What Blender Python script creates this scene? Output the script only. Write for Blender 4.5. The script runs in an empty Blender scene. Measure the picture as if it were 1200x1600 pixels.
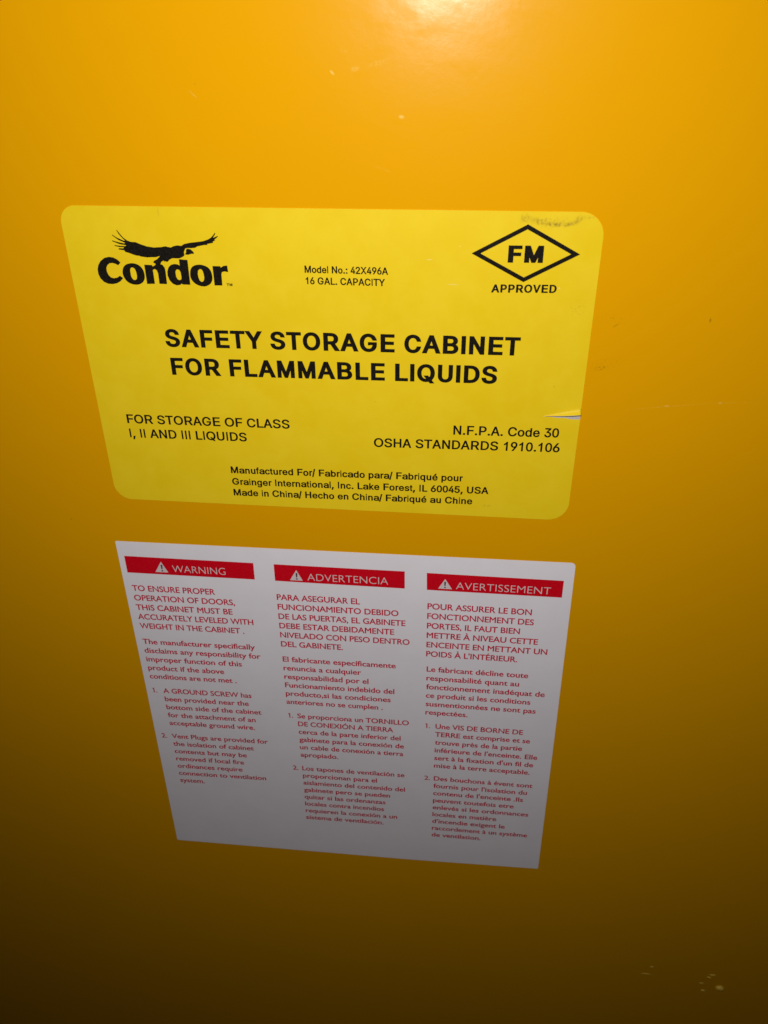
import bpy, bmesh, math, random
from mathutils import Matrix, Vector, noise
from mathutils.geometry import delaunay_2d_cdt

random.seed(4)
S = bpy.context.scene
COL = S.collection
MM = 0.001
ZS = 0.95                      # height of the yellow sticker's top edge above the ground
TOP = ZS

def on_face(x, y, out=0.0):    # millimetres on the cabinet face, from the yellow sticker's corner -> metres
    return Vector((x * MM, -out * MM, ZS + y * MM))

# ------------------------------------------------------------------ camera
cam = bpy.data.cameras.new('camera')
cam.sensor_fit = 'VERTICAL'
cam.sensor_height = 36.0
cam.lens = 36.0 * 1237.0 / 1600.0
cam.clip_start = 0.01
cam.clip_end = 50
camo = bpy.data.objects.new('camera', cam)
COL.objects.link(camo)
RX = ((0.994274, -0.005429, -0.106723), (0.049058, -0.864057, 0.500998), (-0.094934, -0.503365, -0.858843))
toW = lambda v: Vector((v[0], -v[2], v[1]))
right, down, fwd = (toW(r) for r in RX)
rot = Matrix((right, -down, -fwd)).transposed()
camo.matrix_world = Matrix.Translation(on_face(156.716, 49.75, 302.09)) @ rot.to_4x4()
cam.dof.use_dof = True
cam.dof.focus_distance = 0.345
cam.dof.aperture_fstop = 19.0
S.camera = camo

# ------------------------------------------------------------------ world, light, exposure
W = bpy.data.worlds.new('World')
S.world = W
W.use_nodes = True
W.node_tree.nodes['Background'].inputs['Color'].default_value = (1.0, 0.86, 0.66, 1)
W.node_tree.nodes['Background'].inputs['Strength'].default_value = 0.006
# the phone's flash, just beside its lens
fl = bpy.data.lights.new('phone_flash', 'SPOT')
fl.energy = 4.35
fl.color = (1.0, 0.97, 0.94)
fl.shadow_soft_size = 0.004
fl.spot_size = math.radians(150)
fl.spot_blend = 1.0
flo = bpy.data.objects.new('phone_flash', fl)
flash_at, flash_aim = on_face(130, 98, 302), on_face(121, -4, 0)
flo.location = flash_at
flo.rotation_euler = (flash_aim - flash_at).to_track_quat('-Z', 'Y').to_euler()
COL.objects.link(flo)
S.view_settings.view_transform = 'Standard'
S.view_settings.look = 'None'
S.view_settings.exposure = 0
S.view_settings.gamma = 1
S.view_settings.use_curve_mapping = False

# ------------------------------------------------------------------ node helpers
class Nodes:
    def __init__(self, name):
        self.m = bpy.data.materials.new(name)
        self.m.use_nodes = True
        self.t = self.m.node_tree
        self.b = self.t.nodes['Principled BSDF']
        self.co = self.t.nodes.new('ShaderNodeTexCoord').outputs['Object']
    def link(self, a, b):
        if isinstance(a, (int, float)):
            b.default_value = a
        elif isinstance(a, tuple):
            b.default_value = a
        else:
            self.t.links.new(a, b)
    def math(self, op, a, b=0.0, c=0.0, clamp=False):
        n = self.t.nodes.new('ShaderNodeMath')
        n.operation = op
        n.use_clamp = clamp
        for i, v in enumerate((a, b, c)):
            self.link(v, n.inputs[i])
        return n.outputs[0]
    def noise(self, scale, detail=2.0, rough=0.5, vec=None, distort=0.0):
        n = self.t.nodes.new('ShaderNodeTexNoise')
        n.inputs['Scale'].default_value = scale
        n.inputs['Detail'].default_value = detail
        n.inputs['Roughness'].default_value = rough
        n.inputs['Distortion'].default_value = distort
        self.t.links.new(vec if vec is not None else self.co, n.inputs['Vector'])
        return n.outputs['Fac']
    def mapping(self, loc=(0, 0, 0), rot=(0, 0, 0), scale=(1, 1, 1), kind='TEXTURE'):
        n = self.t.nodes.new('ShaderNodeMapping')
        n.vector_type = kind
        n.inputs['Location'].default_value = loc
        n.inputs['Rotation'].default_value = rot
        n.inputs['Scale'].default_value = scale
        self.t.links.new(self.co, n.inputs['Vector'])
        return n.outputs[0]
    def ramp(self, v, lo, hi, a=0.0, b=1.0, smooth=True):
        n = self.t.nodes.new('ShaderNodeMapRange')
        n.interpolation_type = 'SMOOTHSTEP' if smooth else 'LINEAR'
        self.link(v, n.inputs['Value'])
        n.inputs['From Min'].default_value = lo
        n.inputs['From Max'].default_value = hi
        n.inputs['To Min'].default_value = a
        n.inputs['To Max'].default_value = b
        return n.outputs['Result']
    def length(self, v):
        n = self.t.nodes.new('ShaderNodeVectorMath')
        n.operation = 'LENGTH'
        self.t.links.new(v, n.inputs[0])
        return n.outputs['Value']
    def mix(self, f, a, b):
        n = self.t.nodes.new('ShaderNodeMix')
        n.data_type = 'RGBA'
        self.link(f, n.inputs['Factor'])
        self.link(a, n.inputs['A'] if False else n.inputs[6])
        self.link(b, n.inputs[7])
        return n.outputs[2]
    def mark(self, x, z, lx, lz, ang=0.0, soft=0.4, broken=0.0, scale=900.0, width=0.12):
        """an elliptical mark at one spot of the surface, optionally broken up by noise"""
        v = self.mapping((x, 0, z), (0, -ang, 0), (lx, 1.0, lz))
        d = self.length(v)
        m = self.ramp(d, soft, 1.0, 1.0, 0.0)
        if broken:
            m = self.math('MULTIPLY', m, self.ramp(self.noise(scale, 3.0, 0.6), broken, broken + width))
        return m
    def bump(self, h, strength, dist):
        n = self.t.nodes.new('ShaderNodeBump')
        n.inputs['Strength'].default_value = strength
        n.inputs['Distance'].default_value = dist
        self.t.links.new(h, n.inputs['Height'])
        self.t.links.new(n.outputs[0], self.b.inputs['Normal'])
    def done(self, color, rough, spec=0.5):
        self.link(color, self.b.inputs['Base Color'])
        self.link(rough, self.b.inputs['Roughness'])
        if spec is not None:
            self.b.inputs['Specular IOR Level'].default_value = spec
        return self.m

CX = 0.094                     # cabinet centre line
def cabinet_paint():
    n = Nodes('orange_enamel')
    K = lambda x, y: (x * MM - CX, ZS + y * MM)
    base = n.mix(n.noise(9.0, 4.0, 0.6), (0.78, 0.362, 0.0006, 1), (0.82, 0.382, 0.0008, 1))
    base = n.mix(n.math('MULTIPLY', n.ramp(n.noise(2600, 2.0, 0.7), 0.60, 0.80), 0.16), base, (0.55, 0.22, 0.001, 1))
    light = None
    #        x      y      lx      lz      angle   soft broken amount
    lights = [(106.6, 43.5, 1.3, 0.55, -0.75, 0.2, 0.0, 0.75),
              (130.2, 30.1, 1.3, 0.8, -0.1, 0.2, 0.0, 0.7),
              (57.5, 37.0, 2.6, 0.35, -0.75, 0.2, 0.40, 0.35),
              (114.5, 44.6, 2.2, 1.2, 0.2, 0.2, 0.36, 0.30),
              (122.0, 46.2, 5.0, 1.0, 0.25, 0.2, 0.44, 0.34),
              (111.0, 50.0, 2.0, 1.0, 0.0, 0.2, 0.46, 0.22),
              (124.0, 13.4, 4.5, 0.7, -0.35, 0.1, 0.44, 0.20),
              (236.0, -72.6, 20.0, 0.26, 0.12, 0.1, 0.42, 0.34),
              (261.0, -70.0, 14.0, 0.24, 0.06, 0.1, 0.44, 0.28),
              (256.2, -70.3, 0.9, 0.45, 0.0, 0.2, 0.0, 0.55),
              (236.0, -72.3, 1.4, 0.4, 0.1, 0.2, 0.0, 0.4),
              (335.0, -463.3, 3.6, 3.4, 0.0, 0.1, 0.0, 0.9),
              (328.6, -450.9, 4.5, 2.6, 0.0, 0.1, 0.44, 0.7),
              (326.5, -468.5, 2.4, 2.6, 0.0, 0.1, 0.38, 0.5),
              (324.0, -460.5, 3.0, 1.6, -0.2, 0.1, 0.38, 0.4),
              (289.0, -456.8, 7.5, 1.2, 0.0, 0.1, 0.42, 0.6),
              (291.5, -448.5, 1.6, 1.6, 0.0, 0.1, 0.0, 0.5)]
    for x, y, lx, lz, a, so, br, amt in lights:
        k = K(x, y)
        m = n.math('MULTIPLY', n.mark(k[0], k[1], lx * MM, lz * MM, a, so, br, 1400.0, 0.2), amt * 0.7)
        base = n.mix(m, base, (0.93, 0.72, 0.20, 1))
    darks = [(208.2, -57.6, 3.2, 1.1, 0.15, 0.3, 0.45, 0.85),
             (210.5, -56.2, 8.0, 4.0, 0.2, 0.1, 0.55, 0.65),
             (212.0, -40.6, 2.0, 0.7, 0.5, 0.2, 0.42, 0.5),
             (211.0, -38.0, 8.0, 3.0, 0.0, 0.1, 0.55, 0.40),
             (246.1, -37.7, 0.5, 1.1, 0.1, 0.3, 0.0, 0.8),
             (-24.5, -139.5, 0.5, 0.5, 0.0, 0.3, 0.0, 0.5),
             (58.5, 40.2, 0.5, 0.4, 0.0, 0.2, 0.0, 0.3)]
    for x, y, lx, lz, a, so, br, amt in darks:
        k = K(x, y)
        m = n.math('MULTIPLY', n.mark(k[0], k[1], lx * MM, lz * MM, a, so, br - 0.04 if br else 0.0, 1100.0, 0.25), amt * 0.55)
        base = n.mix(m, base, (0.10, 0.05, 0.006, 1))
    # fine orange peel of sprayed enamel, wiped smears and dust in the gloss
    peel = n.noise(420.0, 2.0, 0.5)
    fine = n.noise(2300.0, 1.0, 0.5)
    h = n.math('ADD', n.math('MULTIPLY', peel, 1.0), n.math('MULTIPLY', fine, 0.25))
    n.bump(h, 0.035, 0.0006)
    smear = n.noise(36.0, 5.0, 0.65, n.mapping((0, 0, 0), (0, 0.2, 0), (1.0, 1.0, 0.45)), 0.6)
    rough = n.math('ADD', n.ramp(smear, 0.3, 0.72, 0.195, 0.25), n.math('MULTIPLY', fine, 0.03))
    n.link(n.ramp(smear, 0.32, 0.66, 0.15, 0.055), n.b.inputs['Specular IOR Level'])
    return n.done(base, rough, None)

def sticker_stock(name, ca, cb, smudged):
    n = Nodes(name)
    base = n.mix(n.ramp(n.noise(60.0, 5.0, 0.65), 0.3, 0.7), ca, cb)
    base = n.mix(n.math('MULTIPLY', n.ramp(n.noise(1500.0, 3.0, 0.7), 0.62, 0.80), 0.25), base, tuple(0.7 * c for c in ca[:3]) + (1,))
    if smudged:
        # grey-brown rubbed dirt by the upper right corner, a crease tick, single specks
        for x, y, lx, lz, a, so, br, amt in [
                (175.0, -2.4, 2.6, 2.4, 0.0, 0.2, 0.45, 0.50), (181.0, -3.6, 5.0, 1.4, -0.18, 0.2, 0.44, 0.60),
                (186.0, -4.6, 5.0, 1.2, -0.05, 0.2, 0.43, 0.62), (191.0, -4.2, 4.0, 1.2, 0.2, 0.2, 0.44, 0.60),
                (194.0, -2.4, 2.4, 1.6, 0.5, 0.2, 0.46, 0.55), (197.5, -1.8, 3.0, 1.0, 0.0, 0.2, 0.48, 0.4),
                (184.0, -3.6, 13.0, 3.2, 0.0, 0.1, 0.54, 0.45), (185.0, -4.0, 9.0, 1.3, 0.0, 0.0, 0.0, 0.22), (177.5, -2.8, 5.0, 1.6, -0.3, 0.0, 0.0, 0.16), (192.0, -3.6, 4.0, 1.2, 0.3, 0.0, 0.0, 0.18),
                (38.9, -2.0, 0.16, 2.4, 0.0, 0.3, 0.0, 0.45),
                (191.6, -65.7, 0.35, 0.3, 0.0, 0.3, 0.0, 0.7), (168.0, -121.5, 3.5, 0.9, 0.0, 0.2, 0.46, 0.4),
                (197.0, -35.0, 5.0, 5.0, 0.0, 0.1, 0.58, 0.35), (120.0, -75.0, 0.3, 0.25, 0.0, 0.3, 0.0, 0.5)]:
            m = n.math('MULTIPLY', n.mark(x * MM, y * MM, lx * MM, lz * MM, a, so * 0.3, max(0.0, br - 0.10) if br else 0.0, 1000.0, 0.34), amt * 1.05)
            base = n.mix(m, base, (0.24, 0.165, 0.02, 1))
        for x, y, lx, lz, a, amt in [(152.0, -12.5, 0.30, 0.28, 0, 0.7), (141.0, -17.5, 1.6, 0.22, 0.05, 0.5),
                                     (189.5, -27.0, 0.45, 0.35, 0, 0.7), (22.0, -21.0, 0.3, 0.25, 0, 0.4),
                                     (150.0, -26.5, 3.0, 0.3, 0.0, 0.3)]:
            m = n.math('MULTIPLY', n.mark(x * MM, y * MM, lx * MM, lz * MM, a, 0.3), amt)
            base = n.mix(m, base, (0.93, 0.82, 0.35, 1))
    h = n.noise(160.0, 3.0, 0.5)
    n.bump(h, 0.035, 0.0006)
    rough = n.ramp(n.noise(45.0, 4.0, 0.6), 0.3, 0.7, 0.40, 0.52)
    return n.done(base, rough, 0.16)

def ink(name, c, rough=0.42, var=0.12):
    n = Nodes(name)
    a = tuple(c) + (1,)
    b = tuple(min(1, v * (1 + var) + 0.004) for v in c) + (1,)
    return n.done(n.mix(n.ramp(n.noise(1400.0, 3.0, 0.7), 0.35, 0.7), a, b), rough, 0.06)

M_PAINT = cabinet_paint()
M_YELLOW = sticker_stock('yellow_vinyl', (0.87, 0.605, 0.008, 1), (0.90, 0.645, 0.016, 1), True)
M_WHITE = sticker_stock('white_paper', (0.89, 0.85, 0.90, 1), (0.92, 0.88, 0.93, 1), False)
M_BLACK = ink('black_ink', (0.008, 0.006, 0.004), 0.45, 0.6)
M_RED = ink('red_ink', (0.66, 0.002, 0.012))
M_TEXTRED = ink('dull_red_ink', (0.60, 0.022, 0.058))
M_KNOCK = ink('white_ink', (0.72, 0.62, 0.63))
M_DARK = ink('dark_grey_ink', (0.10, 0.05, 0.055))
M_CORE = ink('torn_paper_core', (0.52, 0.47, 0.455), 0.7)
M_COLLAR = ink('pale_yellow_ink', (0.86, 0.66, 0.12))

# ------------------------------------------------------------------ letter shapes
def decode(s):
    d = {}
    for ln in s.strip('\n').split('\n'):
        ch, rest = ln[0], ln[2:]
        adv, _, body = rest.partition(' ')
        d[ch] = (int(adv), [[tuple(map(int, p.split(','))) for p in c.split()] for c in body.split('/') if c])
    return d

GROTESQUE = decode(r"""
  188 
, 188 38,-119 68,71 137,71 84,-119
. 188 95,-4 78,-1 63,9 53,24 50,41 53,59 63,73 78,83 95,87 113,83 128,73 138,59 141,41 138,24 128,9 113,-1
/ 249 235,533 71,-76 14,-76 178,533
0 453 227,-7 174,1 130,24 95,62 69,113 53,178 48,254 53,330 69,395 95,447 130,484 174,508 227,516 279,508 323,484 358,447 384,395 400,330 405,254 400,178 384,113 359,62 323,24 279,1/227,50 261,56 290,74 313,103 330,144 340,194 344,254 340,314 330,365 313,405 290,435 261,453 227,460 192,453 163,435 140,405 123,365 113,314 109,254 113,194 123,144 140,103 163,74 192,56
1 395 199,0 199,397 140,352 78,322 78,383 165,438 222,512 263,512 263,0
2 453 64,0 64,47 234,229 282,282 311,327 320,371 317,397 308,419 293,436 273,449 250,457 224,460 196,457 172,447 153,433 139,413 130,390 127,362 66,362 71,405 86,442 111,473 143,496 182,511 225,516 268,511 306,497 337,474 361,445 376,411 381,372 371,318 336,259 267,180 153,60 153,57 389,57 389,0
3 453 218,-7 173,-3 133,10 98,30 70,57 52,91 44,132 109,132 115,107 126,87 144,71 165,59 219,50 248,53 275,61 297,74 315,93 325,116 329,145 326,172 316,196 299,217 275,234 242,244 201,248 157,248 157,299 288,448 288,452 70,452 70,509 372,509 372,461 211,278 211,289 264,288 308,276 344,253 371,222 387,186 393,145 387,103 370,66 344,36 309,12 266,-2
4 453 40,105 40,158 247,509 311,509 109,166 109,163 413,163 413,105/282,0 282,318 343,318 343,0
5 453 221,-7 178,-2 140,11 108,32 83,60 66,93 60,130 122,130 127,108 138,89 154,73 173,60 196,52 221,50 250,53 276,64 298,82 314,104 324,131 328,162 324,193 314,221 297,244 275,262 248,273 218,277 167,268 128,246 67,253 96,509 366,509 366,452 151,452 134,301 136,301 178,325 229,334 263,330 294,321 321,306 345,285 364,260 379,231 388,199 391,163 385,117 369,76 343,41 309,15 268,-1
6 453 226,-7 182,-1 142,15 109,40 84,74 69,115 64,162 68,199 80,239 102,285 137,340 252,509 322,509 151,261 145,261 165,288 196,307 235,314 278,309 316,295 346,271 370,240 384,201 389,157 384,112 368,73 343,39 310,14 271,-2/226,48 254,52 279,63 299,79 314,101 324,128 327,157 324,187 314,213 299,235 279,251 254,262 226,265 198,262 174,252 153,235 138,214 128,188 125,158 128,128 138,102 153,79 174,63 198,52
9 453 226,516 271,510 310,494 343,468 368,434 384,393 389,347 385,309 373,270 350,224 315,168 200,0 130,0 301,248 307,248 287,221 257,202 218,195 175,199 137,214 106,237 83,269 68,307 64,352 69,397 85,436 110,469 143,494 182,510/226,460 199,457 174,446 154,429 138,407 129,381 125,352 129,322 138,295 154,274 174,257 199,247 226,243 254,247 279,257 299,273 314,295 324,321 327,350 324,381 314,407 299,429 279,446 254,457
: 188 95,-4 78,-1 63,9 53,24 50,41 53,59 63,73 78,83 95,87 113,83 128,73 138,59 141,41 138,24 128,9 113,-1/95,271 78,274 63,284 53,299 50,316 53,334 63,349 78,359 95,362 113,359 128,349 138,334 141,316 138,299 128,284 113,274
A 480 16,0 201,509 276,509 463,0 395,0 287,302 264,372 232,478 245,478 213,371 191,302 85,0/110,142 110,199 370,199 370,142
B 456 60,0 60,509 241,509 289,504 329,491 359,469 381,442 394,410 398,374 395,344 387,320 373,301 356,286 315,267 315,262 339,257 363,245 385,227 402,203 414,173 418,136 413,100 400,67 377,39 344,18 301,4 247,0/125,57 245,57 296,63 330,80 349,105 355,137 352,161 342,184 327,203 306,218 279,228 248,231 125,231/125,285 238,285 265,288 288,296 308,309 323,326 333,348 336,372 330,403 313,429 283,446 240,452 125,452
C 510 267,-7 205,1 150,25 104,63 70,115 48,179 40,254 48,329 70,393 104,445 150,484 205,508 267,516 305,513 340,504 373,490 402,471 427,447 448,418 463,385 473,348 408,348 389,395 357,428 315,449 267,456 223,450 184,432 150,403 125,364 109,314 103,254 109,194 125,145 151,105 184,76 223,59 267,53 315,60 357,81 389,114 408,160 473,160 463,124 448,91 428,62 402,38 373,19 341,5 305,-4
D 502 219,0 96,0 96,57 215,57 272,63 318,81 354,110 379,149 394,198 399,255 394,312 379,361 354,399 320,428 275,446 221,452 93,452 93,509 225,509 294,501 353,478 399,441 433,391 455,329 462,255 455,181 433,119 398,68 351,31 291,8/125,509 125,0 60,0 60,509
E 419 60,0 60,509 372,509 372,452 125,452 125,286 355,286 355,229 125,229 125,57 375,57 375,0
F 410 60,0 60,509 369,509 369,452 125,452 125,278 346,278 346,221 125,221 125,0
G 520 269,-7 205,1 149,25 104,64 69,116 47,179 40,254 47,329 69,393 103,445 149,484 203,508 265,516 304,513 340,504 374,489 403,469 429,445 449,416 465,384 474,349 408,349 387,393 356,427 315,448 265,456 222,450 183,432 150,404 125,364 109,314 103,254 109,194 125,145 151,105 184,76 224,59 269,53 309,57 345,71 374,93 396,123 410,160 415,202 434,199 283,199 283,256 478,256 478,200 471,141 451,91 419,50 377,19 326,0
H 517 60,0 60,509 125,509 125,289 392,289 392,509 457,509 457,0 392,0 392,232 125,232 125,0
I 185 60,0 60,509 125,509 125,0
L 393 60,0 60,509 125,509 125,57 361,57 361,0
M 628 60,0 60,509 152,509 277,187 299,123 322,49 307,49 352,187 476,509 568,509 568,0 504,0 504,327 507,457 513,457 498,409 456,291 342,0 286,0 170,291 112,457 119,457 122,291 122,0
N 523 60,0 60,509 136,509 363,151 388,107 414,55 405,54 401,108 399,157 399,509 463,509 463,0 387,0 202,290 148,381 108,452 119,454 125,291 125,0
O 533 267,-7 205,1 150,25 105,63 70,115 48,179 40,254 48,329 70,393 105,445 150,484 205,508 267,516 329,508 384,484 429,445 464,393 486,329 493,254 486,179 464,115 429,63 384,25 329,1/267,53 310,59 349,76 383,105 408,144 425,194 430,254 425,314 408,365 383,404 349,433 310,450 267,456 223,450 184,433 151,404 125,364 109,314 103,254 109,194 125,144 151,105 184,76 223,59
P 445 60,0 60,509 235,509 289,503 332,487 366,462 390,430 404,391 409,348 404,304 390,265 366,233 332,207 289,191 235,186 109,186 109,242 233,242 269,246 297,256 318,272 333,294 342,319 344,348 342,376 333,402 318,423 297,439 268,449 232,452 125,452 125,0
Q 533 245,159 313,159 468,-48 401,-48/267,-7 205,1 150,25 105,63 70,115 48,179 40,254 48,329 70,393 105,445 150,484 205,508 267,516 329,508 384,484 429,445 464,393 486,329 493,254 486,179 464,115 429,63 384,25 329,1/267,53 310,59 349,76 383,105 408,144 425,194 430,254 425,314 408,365 383,404 349,433 310,450 267,456 223,450 184,433 151,404 125,364 109,314 103,254 109,194 125,144 151,105 184,76 223,59
R 449 60,0 60,509 236,509 290,504 333,489 367,465 390,433 405,395 409,352 405,309 390,271 367,240 333,217 289,203 236,198 96,198 96,255 234,255 269,258 298,267 319,281 334,300 342,324 345,352 342,380 334,405 319,425 298,440 269,449 233,452 125,452 125,0/353,0 230,229 303,229 428,0
S 447 224,-9 172,-4 128,9 91,31 64,60 46,96 38,137 104,137 110,110 123,88 142,71 166,59 224,49 257,52 286,60 311,74 329,92 341,114 346,139 342,161 332,179 296,205 245,222 184,239 128,260 86,289 60,326 52,372 58,413 75,448 102,476 138,498 180,511 227,516 275,511 316,498 351,476 377,449 394,415 401,378 337,378 326,412 302,437 267,453 225,459 194,456 167,448 145,435 129,418 118,398 115,376 119,352 131,334 169,308 212,293 264,279 312,264 359,238 379,220 395,198 405,171 408,139 403,99 386,64 360,34 323,11 278,-4
T 449 32,452 32,509 417,509 417,452 257,452 257,0 193,0 193,452
U 517 259,-8 203,-2 154,15 114,43 85,80 66,124 60,173 60,509 124,509 124,178 128,144 141,113 160,87 187,68 220,56 259,52 298,56 331,68 357,87 377,113 389,144 393,178 393,509 457,509 457,173 451,124 433,80 403,43 363,15 315,-2
V 480 204,0 16,509 84,509 192,206 215,137 248,31 235,31 267,138 395,509 463,509 278,0
X 474 18,0 217,284 217,236 29,509 104,509 204,361 223,329 243,292 232,292 252,329 298,400 374,509 446,509 259,239 259,287 456,0 382,0 292,129 268,165 230,231 244,231 225,196 182,129 91,0
Y 472 203,0 203,208 16,509 91,509 192,344 222,292 250,230 224,230 251,293 280,344 381,509 455,509 268,208 268,0
a 389 160,-9 126,-5 94,5 68,22 48,45 35,73 30,108 34,138 43,161 58,179 78,193 125,211 178,220 234,227 265,235 273,243 276,257 267,297 256,311 240,322 196,331 149,322 118,301 100,274 41,291 57,322 79,346 104,364 133,375 194,384 239,379 286,360 306,343 322,320 333,290 337,251 337,0 277,0 277,52 272,52 252,25 215,1 190,-6/170,45 202,49 228,59 248,74 263,93 272,115 276,138 276,190 259,182 231,176 175,168 134,159 103,139 95,124 92,105 94,87 102,72 130,52
b 424 229,-8 198,-5 172,4 138,31 118,59 112,59 112,0 53,0 53,509 114,509 114,319 118,319 137,346 171,373 197,381 229,384 274,378 313,361 345,332 370,293 385,245 390,189 385,133 370,84 346,45 313,16 274,-2/220,47 253,51 279,66 301,88 316,117 325,151 328,189 325,227 316,261 301,290 280,311 253,325 220,330 188,325 161,312 140,291 125,263 116,229 113,189 116,150 125,115 140,86 162,65 188,51
c 396 207,-8 159,-2 117,16 82,46 56,85 40,133 34,187 40,243 56,291 82,330 117,360 159,378 207,384 260,377 305,356 340,322 362,277 303,262 290,289 270,311 242,325 207,330 173,325 145,310 124,287 108,258 99,224 96,187 99,151 108,117 124,89 145,66 173,51 207,46 243,52 271,66 292,89 304,117 363,102 341,56 306,21 261,-1
d 424 195,-8 151,-2 111,16 79,45 55,84 39,133 34,189 39,245 55,293 79,332 112,361 151,378 196,384 228,381 253,373 287,346 306,319 311,319 311,509 372,509 372,0 313,0 313,59 307,59 287,31 252,4 227,-5/205,47 236,51 263,65 284,86 299,115 309,150 312,189 309,229 300,263 284,291 263,312 237,325 205,330 172,325 145,311 124,290 108,261 99,227 96,189 99,151 109,117 124,88 145,66 172,51
e 404 212,-8 161,-2 117,16 82,46 56,85 40,132 34,187 39,242 55,290 81,329 115,359 157,378 205,384 236,382 266,374 294,361 319,341 341,315 357,282 368,242 371,194 371,169 75,169 75,221 338,221 310,202 307,237 298,269 283,294 263,314 237,326 205,330 173,326 146,313 125,294 109,270 99,241 96,211 96,178 100,139 110,106 128,80 151,61 179,50 212,46 254,53 285,73 306,105 365,91 353,63 335,39 311,19 283,4 249,-5
f 254 228,379 228,327 6,327 6,379/81,0 81,432 84,461 96,486 113,505 135,519 161,527 187,530 222,527 243,521 227,468 215,472 195,474 171,470 154,460 145,443 142,419 142,0
g 425 207,-151 168,-148 134,-140 105,-127 82,-110 51,-69 101,-41 122,-66 154,-88 178,-95 207,-97 249,-92 282,-75 304,-47 311,-6 311,68 306,68 287,41 252,16 227,8 195,5 152,10 113,27 80,53 55,90 39,136 34,191 39,246 55,293 80,332 112,361 152,378 196,384 228,382 253,373 288,346 308,319 313,319 313,379 372,379 372,-9 367,-54 350,-90 324,-117 291,-136 251,-147/205,59 237,63 264,75 285,95 300,121 309,154 312,193 309,231 300,264 285,291 264,312 237,325 205,330 172,325 145,312 124,290 109,262 99,229 96,193 99,155 109,123 124,96 145,76 172,63
h 410 114,227 114,0 53,0 53,509 114,509 114,287 102,287 124,332 152,362 187,379 227,384 264,380 295,369 321,349 341,321 353,285 357,240 357,0 296,0 296,235 290,275 273,304 246,323 210,329 184,326 161,317 141,303 126,283 117,257
i 167 53,0 53,379 114,379 114,0/84,443 67,446 54,455 44,468 41,483 44,499 54,512 67,521 84,524 100,521 114,512 123,499 126,483 123,468 114,455 100,446
k 381 110,137 110,212 121,212 284,379 360,379 184,199 177,199/53,0 53,509 114,509 114,0/294,0 148,186 191,229 372,0
l 185 60,0 60,538 125,538 125,0
n 410 114,227 114,0 53,0 53,379 112,379 112,287 102,287 124,332 152,362 187,379 227,384 264,380 295,369 321,349 341,321 353,285 357,240 357,0 296,0 296,235 290,275 273,304 246,323 210,329 184,326 161,317 141,303 126,283 117,257
o 415 207,-8 159,-2 117,16 82,46 56,85 40,133 34,187 40,243 56,291 82,330 117,360 159,378 207,384 256,378 299,360 333,330 359,291 376,243 381,187 376,133 359,85 333,46 299,16 256,-2/207,46 242,51 270,66 292,89 307,117 316,151 319,187 316,224 307,258 292,287 270,310 242,325 207,330 173,325 145,310 124,287 108,258 99,224 96,187 99,151 108,117 124,89 145,66 173,51
p 424 53,-143 53,379 112,379 112,319 118,319 137,346 171,373 197,381 229,384 274,378 313,361 345,332 370,293 385,245 390,189 385,133 370,84 346,45 313,16 274,-2 229,-8 198,-5 173,4 138,31 118,59 114,59 114,-143/220,47 253,51 279,66 301,88 316,117 325,151 328,189 325,227 316,261 301,290 280,311 253,325 220,330 188,325 161,312 140,291 125,263 116,229 113,189 116,150 125,115 140,86 162,65 188,51
q 424 372,-143 311,-143 311,59 306,59 287,31 252,4 227,-5 195,-8 151,-2 111,16 79,45 55,84 39,133 34,189 39,245 55,293 79,332 112,361 151,378 196,384 228,381 253,373 287,346 307,319 313,319 313,379 372,379/205,47 236,51 263,65 284,86 299,115 309,150 312,189 309,229 300,263 284,291 263,312 237,325 205,330 172,325 145,311 124,290 108,261 99,227 96,189 99,151 109,117 124,88 145,66 172,51
r 259 53,0 53,379 112,379 112,321 115,321 130,347 152,367 181,380 213,385 243,384 243,322 207,326 182,323 159,315 140,301 126,284 117,262 114,237 114,0
s 365 182,-8 145,-5 112,3 84,18 62,38 45,63 36,94 94,107 105,79 124,60 150,49 181,45 217,50 244,62 262,81 268,103 265,121 254,136 237,147 212,155 149,170 104,186 72,208 53,237 47,274 51,305 65,332 87,354 115,370 149,381 187,384 223,381 254,372 279,358 299,339 314,316 324,290 268,277 258,298 243,316 219,328 187,333 156,329 131,317 114,299 109,277 112,258 124,243 144,232 172,223 229,209 275,194 306,171 325,142 331,107 326,75 312,47 290,24 260,6 223,-5
t 227 204,379 204,327 6,327 6,379/65,471 126,471 126,98 128,76 136,61 150,53 170,50 185,51 202,54 213,2 192,-3 168,-4 125,2 92,21 72,52 65,93
u 410 182,-5 146,-1 115,11 89,31 69,59 57,95 53,139 53,379 114,379 114,144 119,105 137,75 164,56 200,50 226,53 249,62 268,77 283,97 293,122 296,153 296,379 357,379 357,0 298,0 298,92 307,92 286,47 257,17 222,0
é 404 212,-8 161,-2 117,16 82,46 56,85 40,132 34,187 39,242 55,290 81,329 115,359 157,378 205,384 236,382 266,374 294,361 319,341 341,315 357,282 368,242 371,194 371,169 75,169 75,221 338,221 310,202 307,237 298,269 283,294 263,314 237,326 205,330 173,326 146,313 125,294 109,270 99,241 96,211 96,178 100,139 110,106 128,80 151,61 179,50 212,46 254,53 285,73 306,105 365,91 353,63 335,39 311,19 283,4 249,-5/177,429 225,529 293,529 227,429
""")
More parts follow.
